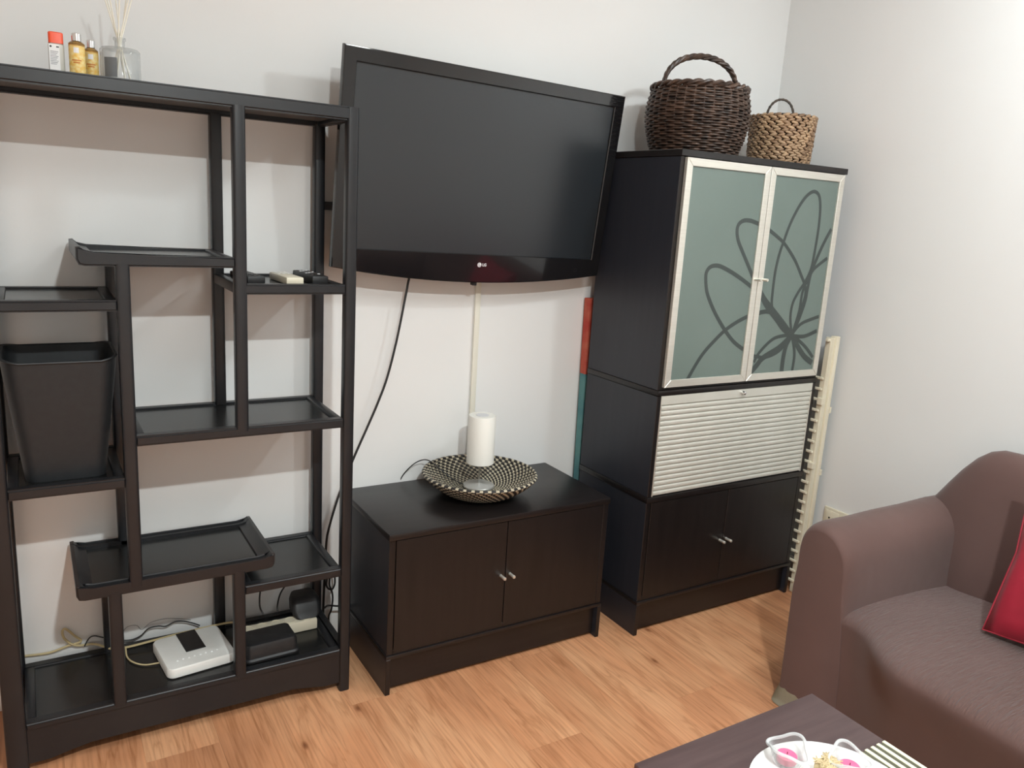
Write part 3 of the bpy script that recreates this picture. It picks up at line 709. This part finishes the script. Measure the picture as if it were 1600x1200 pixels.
bm = bmesh.new(); lathe(bm, [(.102, .004), (.114, .188)], 40, (sx, sy, TT), cap=False); bmesh.ops.contextual_create(bm, geom=[v for v in bm.verts if v.co.z < TT+.005]); obj('lining', bm, mat('dark_inner_fibre', (.03, .02, .013), .9), t, smooth=True)
for sgn in (1,):
    bm = bmesh.new(); P = []
    for i in range(33):
        th = PI*i/32; e = .052*math.cos(th); hh = .078*math.sin(th)**.85 if i not in (0, 32) else 0
        an0 = math.radians(48)
        c = Vector((sx, sy, 0))+Vector((math.cos(an0), math.sin(an0), 0))*.116
        tdir = Vector((-math.sin(an0), math.cos(an0), 0))
        P.append(Vector((c.x+tdir.x*e, c.y+tdir.y*e, TT+(.190+hh if sgn > 0 else .186-.0*hh+.010*math.sin(th)))))
    if sgn < 0:
        P = [p+Vector((math.cos(an0), math.sin(an0), 0))*.012*math.sin(PI*i/32) for i, p in enumerate(P)]
    tube(bm, P, .0048, 7, radf=lambda u: .0048+.0009*math.sin(u*75)); obj('handle', bm, HYD, t, smooth=True)

# ================================================================ BOWL AND LAMP ON THE LOW CABINET
cx, cy, cz0 = 1.735, -.365, .5505
t = thing('woven_bowl', 'wide shallow black and cream coiled bowl on the low cabinet', 'bowl', (cx, cy, cz0))
prof = []
for k in range(14):
    u = k/13; prof.append((.085+.113*u**.9, .0055+.070*u**1.45))
bm = bmesh.new(); nn_ = 104
def coil(R, z, r, k):
    n = 230; rings = []
    for i in range(n):
        an = 2*PI*i/n; er = Vector((math.cos(an), math.sin(an), 0)); rr = r*(1.0 if (i+2*k) % 5 else .86)
        c = Vector((cx, cy, cz0+z))+er*R
        rings.append([bm.verts.new(c+er*rr*math.cos(2*PI*j/6)+Vector((0, 0, rr*math.sin(2*PI*j/6)))) for j in range(6)])
    for i in range(n):
        cellid = (i//2+k) % 2
        for j in range(6):
            # stitches slant across the coil
            fc = bm.faces.new((rings[i][j], rings[(i+1) % n][j], rings[(i+1) % n][(j+1) % 6], rings[i][(j+1) % 6]))
            fc.material_index = 1 if (i+j//2+2*k) % 5 < 2 else 0
            fc.smooth = True
for k, (R, z) in enumerate(prof): coil(R, z, .0062, k)
obj('bowl_wall', bm, [BOWLB, BOWLW], t)
bm = bmesh.new()
for k in range(8): coil(.012+.0105*k, .0055, .0058, k)
lathe(bm, [(.084, .001), (.084, .006)], 40, (cx, cy, cz0)); obj('bowl_base', bm, [BOWLB, BOWLW], t)
# lamp
lx, ly, lz = 1.750, -.335, cz0+.0125
t = thing('table_lamp', 'small white cylinder table lamp on a round steel foot, standing in the bowl', 'lamp', (lx, ly, lz))
bm = bmesh.new(); lathe(bm, [(.052, 0), (.056, .002), (.056, .007), (.054, .009), (.012, .0115), (.008, .014)], 48, (lx, ly, lz)); obj('foot', bm, mat('satin_steel', (.5, .5, .48), .3, .6), t, smooth=True)
bm = bmesh.new(); cyl(bm, (lx, ly, lz+.012), (lx, ly, lz+.10), .004, 16); obj('stem', bm, CHROME, t, smooth=True)
bm = bmesh.new(); lathe(bm, [(.0465, .090), (.0490, .092), (.0490, .262), (.0470, .265), (.026, .265), (.026, .2645), (.0005, .2645)], 48, (lx, ly, lz), cap=False); obj('shade', bm, SHADE, t, smooth=True)
bm = bmesh.new(); cyl(bm, (lx, ly, lz+.2647), (lx, ly, lz+.2662), .023, 32); obj('vent_disc', bm, mat('pale_grey_disc', (.6, .6, .62), .4), t, smooth=True)
bm = bmesh.new(); cyl(bm, (lx, ly, lz+.10), (lx, ly, lz+.17), .018, 20); obj('lamp_holder', bm, WPLAS, t, smooth=True)
cable('lamp_cord', 'thin dark lamp cord falling over the bowl rim behind the low cabinet',
      [(1.71, -.318, .565), (1.67, -.27, .585), (1.635, -.235, .618), (1.607, -.2, .638), (1.575, -.182, .628), (1.545, -.165, .595), (1.528, -.148, .555), (1.52, -.135, .50), (1.515, -.12, .30), (1.515, -.1, .01)], .0022, BLKCABLE, cat='cord')

# ================================================================ CANVAS, PANEL, SOCKET
t = thing('painting', 'red and teal painted canvas leaning on the wall behind the tall cabinet', 'painting', (2.65, -.19, 0))
def slab(name, z0, z1, m):
    bm = bmesh.new(); yb = lambda z: -.178+.018*z/1.22; xl = lambda z: 2.296-.011*z/1.22
    vs = [bm.verts.new((xx, yb(z)-d, z)) for xx in (0, 1) for z in (z0, z1) for d in (0, .034)]
    for v in vs: v.co.x = 2.98 if v.co.x > .5 else xl(v.co.z)
    for q in ((0, 1, 3, 2), (4, 6, 7, 5), (0, 4, 5, 1), (2, 3, 7, 6), (0, 2, 6, 4), (1, 5, 7, 3)): bm.faces.new([vs[i] for i in q])
    obj(name, bm, m, t)
slab('painted_field', .916, 1.218, CANR); slab('painted_field', .002, .916, CANT)
# slatted cream panel beside the tall cabinet
t = thing('slatted_panel', 'tall cream slatted wooden panel wedged upright beside the tall cabinet', 'panel', (3.17, -.40, 0))
yA, yB = -.665, -.19
PT = 1.118
for y0, y1 in ((yA, yA+.03), (yB-.03, yB)):
    B('stile', t, CREAMW, 3.152, 3.168, y0+.004, y1, .001, PT-.004, .002)
    B('stile', t, CREAMW, 3.1685, 3.182, y0+.008, y1, .001, PT-.006, .002)
    B('stile', t, CREAMW, 3.1825, 3.204, y0, y1, .001, PT, .003, 2)
for k in range(21):
    z = .05+k*.0445
    B('rung', t, CREAMW, 3.142, 3.151, yA+.010, yB-.006, z, z+.011, .002)
B('peg', t, CREAMW, 3.134, 3.151, yA+.004, yA+.018, 1.098, 1.110, .002)
B('clip', t, CPLAS, 3.139, 3.156, yA-.004, yA+.02, .838, .866, .001); B('clip', t, CPLAS, 3.139, 3.156, yA-.004, yA+.02, .565, .590, .001)
B('clip', t, CPLAS, 3.198, 3.209, yA-.004, yA+.02, .80, .825, .001); B('clip', t, CPLAS, 3.198, 3.209, yA-.004, yA+.02, .53, .555, .001)
# wall socket
t = thing('wall_socket', 'cream double socket plate on the right wall behind the sofa arm', 'socket', (XW, -.765, .355))
bm = bmesh.new(); box(bm, XW-.011, XW-.0005, -.850, -.683, .310, .397, .004, 2); obj('cover_plate', bm, CPLAS, t, smooth=True)
for yc in (-.724, -.808):
    bm = bmesh.new(); box(bm, XW-.0135, XW-.010, yc-.031, yc+.031, .322, .385, .002, 2); s1 = obj('socket_insert', bm, CPLAS, t, smooth=True)
    bm = bmesh.new(); [cyl(bm, (XW-.0140, yc+dy_, .354), (XW-.0130, yc+dy_, .354), .0042, 14) for dy_ in (-.010, .010)]; obj('pin_hole', bm, BLKCABLE, s1)

# ================================================================ SOFA
t = thing('sofa', 'brown sofa in a stretch slipcover along the right wall', 'sofa', (2.88, -2.15, 0))
def sofa_grid(name, P, m, nu=None, sub=1, **kw):
    """P[i][j] rows of points"""
    bm = bmesh.new(); V = [[bm.verts.new(p) for p in r] for r in P]
    for r0, r1 in zip(V, V[1:]):
        for j in range(len(r0)-1): bm.faces.new((r0[j], r0[j+1], r1[j+1], r1[j]))
    if kw.get('cap'):
        bm.faces.new(V[0]); bm.faces.new(V[-1])
    o = obj(name, bm, m, t, smooth=True, ang=180)
    return o
def arm(yo, s, inner_x1=3.20):
    """yo: outer face y; s=-1 grows towards -y"""
    prof = [(0.0, .062), (.000, .12), (-.003, .30), (-.004, .42), (.002, .50), (.002, .56), (.010, .605), (.030, .636), (.062, .650), (.100, .650), (.138, .634), (.168, .602), (.184, .56), (.190, .50), (.194, .42), (.200, .34), (.215, .20), (.22, .062)]
    prof = [(p.x, p.y) for p in cr([Vector((q[0], q[1], 0)) for q in prof], 3)]
    cy_, cz_ = .10, .38
    rows = []
    def ring(x, k, xr=0):
        out = []
        for d, z in prof:
            fz = max(0, min(1, (z-.34)/.16)) if d > cy_ else 1
            dd = cy_+(d-cy_)*(1-(1-k)*fz); zz = cz_+(z-cz_)*(1-(1-k)*.5) if z > cz_ else z
            out.append(Vector((x+xr, yo+s*dd, zz)))
        return out
    for x, k in ((2.446, .84), (2.4475, .875), (2.452, .915), (2.460, .95), (2.472, .975), (2.490, .992), (2.515, 1.0), (2.60, 1.0), (2.75, 1.005), (2.9, 1.01), (3.05, 1.005), (inner_x1, 1.0)):
        rows.append(ring(x, k))
    for r in rows:
        for v in r:
            u = max(0, min(1, (v.x-2.5)/.8)); v.z += .004*math.sin(v.x*23)*(v.z > .5)*.6
            if v.x < 2.6 and .05 < v.z < .45: v.x -= .012*math.sin(PI*(v.z-.05)/.40)*0
    return sofa_grid('arm', rows, FAB, cap=True)
arm(-1.165, -1); arm(-3.25, 1)
# seat with base skirt
SY0, SY1 = -1.325, -3.09
prof = [(2.395, .030), (2.382, .10), (2.366, .18), (2.345, .26), (2.322, .32), (2.306, .362), (2.302, .392), (2.318, .413), (2.36, .425), (2.45, .430), (2.62, .428), (2.80, .420), (2.95, .408), (3.07, .400), (3.14, .395), (3.18, .30), (3.18, .03)]
prof = cr([Vector((a_, b_, 0)) for a_, b_ in prof], 3)
rows = []
ny = 46
for i in range(ny+1):
    y = SY0+(SY1-SY0)*i/ny; e = min((SY0-y), (y-SY1))
    q = min(1, max(0, e-.055)/.27); q = q*q*(3-2*q)
    row = []
    for v in prof:
        x, z = v.x, v.y
        x0_ = 2.4490 if z < .40 else 2.4490+max(0, x-2.302)*.789
        if x < 3.0: x = x+(max(x0_, x)-x)*(1-q)
        if z > .33: z = z-.012*(1-q)**3+.003*math.sin(7*y+3*x)
        row.append(Vector((x, y, z)))
    rows.append(row)
sofa_grid('seat', rows, FABS)
# backrest, one long padded cushion shape leaning to the wall
prof = [(3.000, .30), (2.992, .40), (2.996, .50), (3.012, .62), (3.026, .72), (3.040, .79), (3.062, .838), (3.095, .862), (3.135, .862), (3.172, .838), (3.196, .790), (3.208, .70), (3.212, .50), (3.212, .062), (3.15, .062)]
prof = cr([Vector((a_, b_, 0)) for a_, b_ in prof], 3)
rows = []
BY0, BY1 = -1.180, -3.240
N2 = 56
for i in range(N2+1):
    u = i/N2; y = BY0+(BY1-BY0)*(u if True else 0); e = min(BY0-y, y-BY1)
    k = min(1, e/.23); k = k**.9*(1-k*.0); k = math.sin(k*PI/2)**1.3
    row = []
    for v in prof:
        x, z = v.x, v.y
        if z > .50: z = .50+(z-.50)*(.30+.70*k)
        x2 = x+(0.03*(1-k) if x < 3.1 else 0)
        z2 = z+.004*math.sin(9*y+5*x)*(z > .6)
        row.append(Vector((x2, y, z2)))
    rows.append(row)
o = sofa_grid('backrest', rows, FAB, cap=True)
# cream under fabric peeping out below the cover, at the front corner
bm = bmesh.new(); P = []
for j, (z, o_) in enumerate(((.002, .016), (.03, .012), (.06, .006), (.085, -.002), (.11, -.008))):
    ring = []
    for i in range(18):
        s3 = i/17; 
        if s3 < .35: x, y = 2.62-(2.62-2.475)*(s3/.35), -1.168
        elif s3 < .5: a_ = (s3-.35)/.15*PI/2; x, y = 2.475-.024*math.sin(a_), -1.192+.024*math.cos(a_)
        else: x, y = 2.451, -1.192-(.12)*(s3-.5)/.5
        wv = .002*math.sin(i*2.1+j)
        ring.append(bm.verts.new((x-o_*(s3 > .3)-wv*.6, y+o_*(s3 < .5)+wv*.4, z)))
    P.append(ring)
for r0, r1 in zip(P, P[1:]):
    for j in range(17): bm.faces.new((r0[j], r0[j+1], r1[j+1], r1[j]))
bmesh.ops.solidify(bm, geom=bm.faces[:], thickness=.006)
obj('under_cover', bm, UNDER, t, smooth=True, ang=180, label='cream fabric hanging below the brown cover')
# red cushion
t = thing('cushion', 'crimson satin cushion leaning on the sofa back at the right edge', 'cushion', (2.80, -1.86, .42), (0, 0, 0))
bm = bmesh.new(); n = 16; Hs = .24; top = []; bot = []
def cush(sg):
    g = []
    for i in range(n+1):
        row = []
        for j in range(n+1):
            u = -1+2*i/n; v = -1+2*j/n
            pinch = 1-.07*(1-abs(u))*abs(v)**3*1.2; pinch2 = 1-.07*(1-abs(v))*abs(u)**3*1.2
            th = .075*((1-u*u)*(1-v*v))**.38
            wr = .004*math.sin(9*u+4*v)*(1-u*u)
            row.append(Vector((u*Hs*pinch2, sg*(th+wr), v*Hs*pinch)))
        g.append(row)
    return g
rotm = Matrix.Rotation(math.radians(-82), 4, 'Z') @ Matrix.Rotation(math.radians(-16), 4, 'X') @ Matrix.Rotation(math.radians(1), 4, 'Y')
for sg in (1, -1):
    g = [[bm.verts.new(rotm @ p+Vector((2.80, -1.865, .668))) for p in r] for r in cush(sg)]
    for i in range(n):
        for j in range(n): bm.faces.new((g[i][j], g[i+1][j], g[i+1][j+1], g[i][j+1]))
bmesh.ops.remove_doubles(bm, verts=bm.verts[:], dist=.0006)
obj('cushion_cover', bm, RED, t, smooth=True, ang=180)
bm = bmesh.new(); pts = []
for i in range(40):
    k = i % 10/10; sd = i//10
    u, v = [(-1+2*k, -1), (1, -1+2*k), (1-2*k, 1), (-1, 1-2*k)][sd]
    p2 = 1-.07*(1-abs(v))*abs(u)**3*1.2; p1 = 1-.07*(1-abs(u))*abs(v)**3*1.2
    pts.append(rotm @ Vector((u*Hs*p2, 0, v*Hs*p1))+Vector((2.80, -1.865, .668)))
tube(bm, pts, .0028, 6, closed=True); obj('piping', bm, RED, t, smooth=True)

# ================================================================ COFFEE TABLE AND WHAT STANDS ON IT
t = thing('coffee_table', 'small square dark brown coffee table in front of the sofa', 'table', (1.687, -1.905, 0))
A0, A1, B0, B1 = 1.411, 1.961, -2.178, -1.628
B('table_top', t, TABLEW, A0, A1, B0, B1, .400, .450, .0015)
for x in (A0, A1-.05):
    for y in (B0, B1-.05): B('leg', t, TABLEW, x, x+.05, y, y+.05, .0003, .400, .001)
zt_ = .4503
t = thing('placemat', 'pale green and dark striped strip mat at the table edge', 'placemat', (1.90, -1.98, zt_))
for k in range(8):
    x = 1.952-.0203*k
    B('pale_strip', t, MATP, x-.0046, x+.0046, -2.17, -1.823, zt_, zt_+.003, .0008)
    B('dark_strip', t, MATD, x-.0150, x-.0054, -2.168, -1.826, zt_, zt_+.0022, .0006)
pz = zt_+.0034
t = thing('plate', 'large round white plate on the coffee table', 'plate', (1.690, -1.905, pz))
bm = bmesh.new(); lathe(bm, [(.10, 0), (.105, 0), (.135, .006), (.169, .012), (.170, .014), (.168, .0145), (.134, .0095), (.105, .004), (.10, .0035)], 64, (1.690, -1.905, pz)); obj('plate_body', bm, WHITE, t, smooth=True)
def holder(x, y, rz, label):
    z = pz+.0080
    t = thing('candle_holder', label, 'candle holder', (x, y, z), (0, 0, math.radians(rz)), 'glass candle holders on the white plate')
    def wav(r, zz, a_):
        u = zz/.046; k = .5+.5*math.cos(2*a_)
        return r*(1+.10*u*math.cos(4*a_)), zz*(1-.38*u*(1-k))
    bm = bmesh.new(); lathe(bm, [(.020, 0), (.027, .003), (.031, .018), (.035, .034), (.040, .046), (.0385, .0475), (.033, .035), (.0285, .020), (.0255, .007), (.018, .0055)], 48, (0, 0, 0), fn=wav); obj('glass_cup', bm, GLASS, t, smooth=True, world=False)
    bm = bmesh.new(); P = []
    for i in range(64):
        a_ = 2*PI*i/64; r_, z_ = wav(.0400, .0462, a_); P.append(Vector((r_*math.cos(a_), r_*math.sin(a_), z_)))
    tube(bm, P, .0034, 8, closed=True); obj('glass_rim', bm, GLASSR, t, smooth=True, world=False, ang=180)
    bm = bmesh.new(); lathe(bm, [(.0195, .0065), (.0205, .009), (.0205, .020), (.019, .0215)], 32); c = obj('candle', bm, PINK, t, smooth=True, world=False, label='pink tealight wax')
    bm = bmesh.new(); cyl(bm, (0, 0, .021), (0, 0, .027), .0008, 6); obj('wick', bm, BLKCABLE, c, world=False)
holder(1.684, -1.782, 10, 'glass tealight holder with pink candle, left one on the plate')
holder(1.774, -1.864, 60, 'glass tealight holder with pink candle, right one by the striped mat')
t = thing('straw_block', 'pale woven straw block between the two candle holders', 'decoration', (1.731, -1.846, pz+.0045))
bz_ = pz+.0045
B('block_core', t, STRAW, 1.713, 1.751, -1.862, -1.824, bz_, bz_+.030, .004, 2)
bm = bmesh.new()
for k in range(90):
    x = 1.732+random.uniform(-.018, .018); y = -1.843+random.uniform(-.018, .018); a_ = random.uniform(0, PI); L = random.uniform(.006, .014); z = bz_+.0305+random.uniform(0, .003)
    P = [Vector((x+math.cos(a_)*L*q, y+math.sin(a_)*L*q, z+.002*(1-q*q))) for q in (-1, -.5, 0, .5, 1)]
    tube(bm, P, .0013, 5)
obj('straw_strands', bm, STRAWL, t, smooth=True, kind='stuff')
t = thing('dried_pod', 'small tan dried pod on the left side of the plate', 'decoration', (1.632, -1.822, pz+.0065))
bm = bmesh.new()
def pod(r, zz, a_): return r*(1+.08*math.cos(5*a_)), zz
lathe(bm, [(.004, 0), (.013, .003), (.018, .010), (.017, .018), (.010, .025), (.003, .028)], 30, (1.632, -1.822, pz+.0065), fn=pod); obj('pod_shell', bm, TAN, t, smooth=True)
bm = bmesh.new(); cyl(bm, (1.632, -1.822, pz+.033), (1.634, -1.823, pz+.042), .0018, 8); obj('stem', bm, TAN, t, smooth=True)
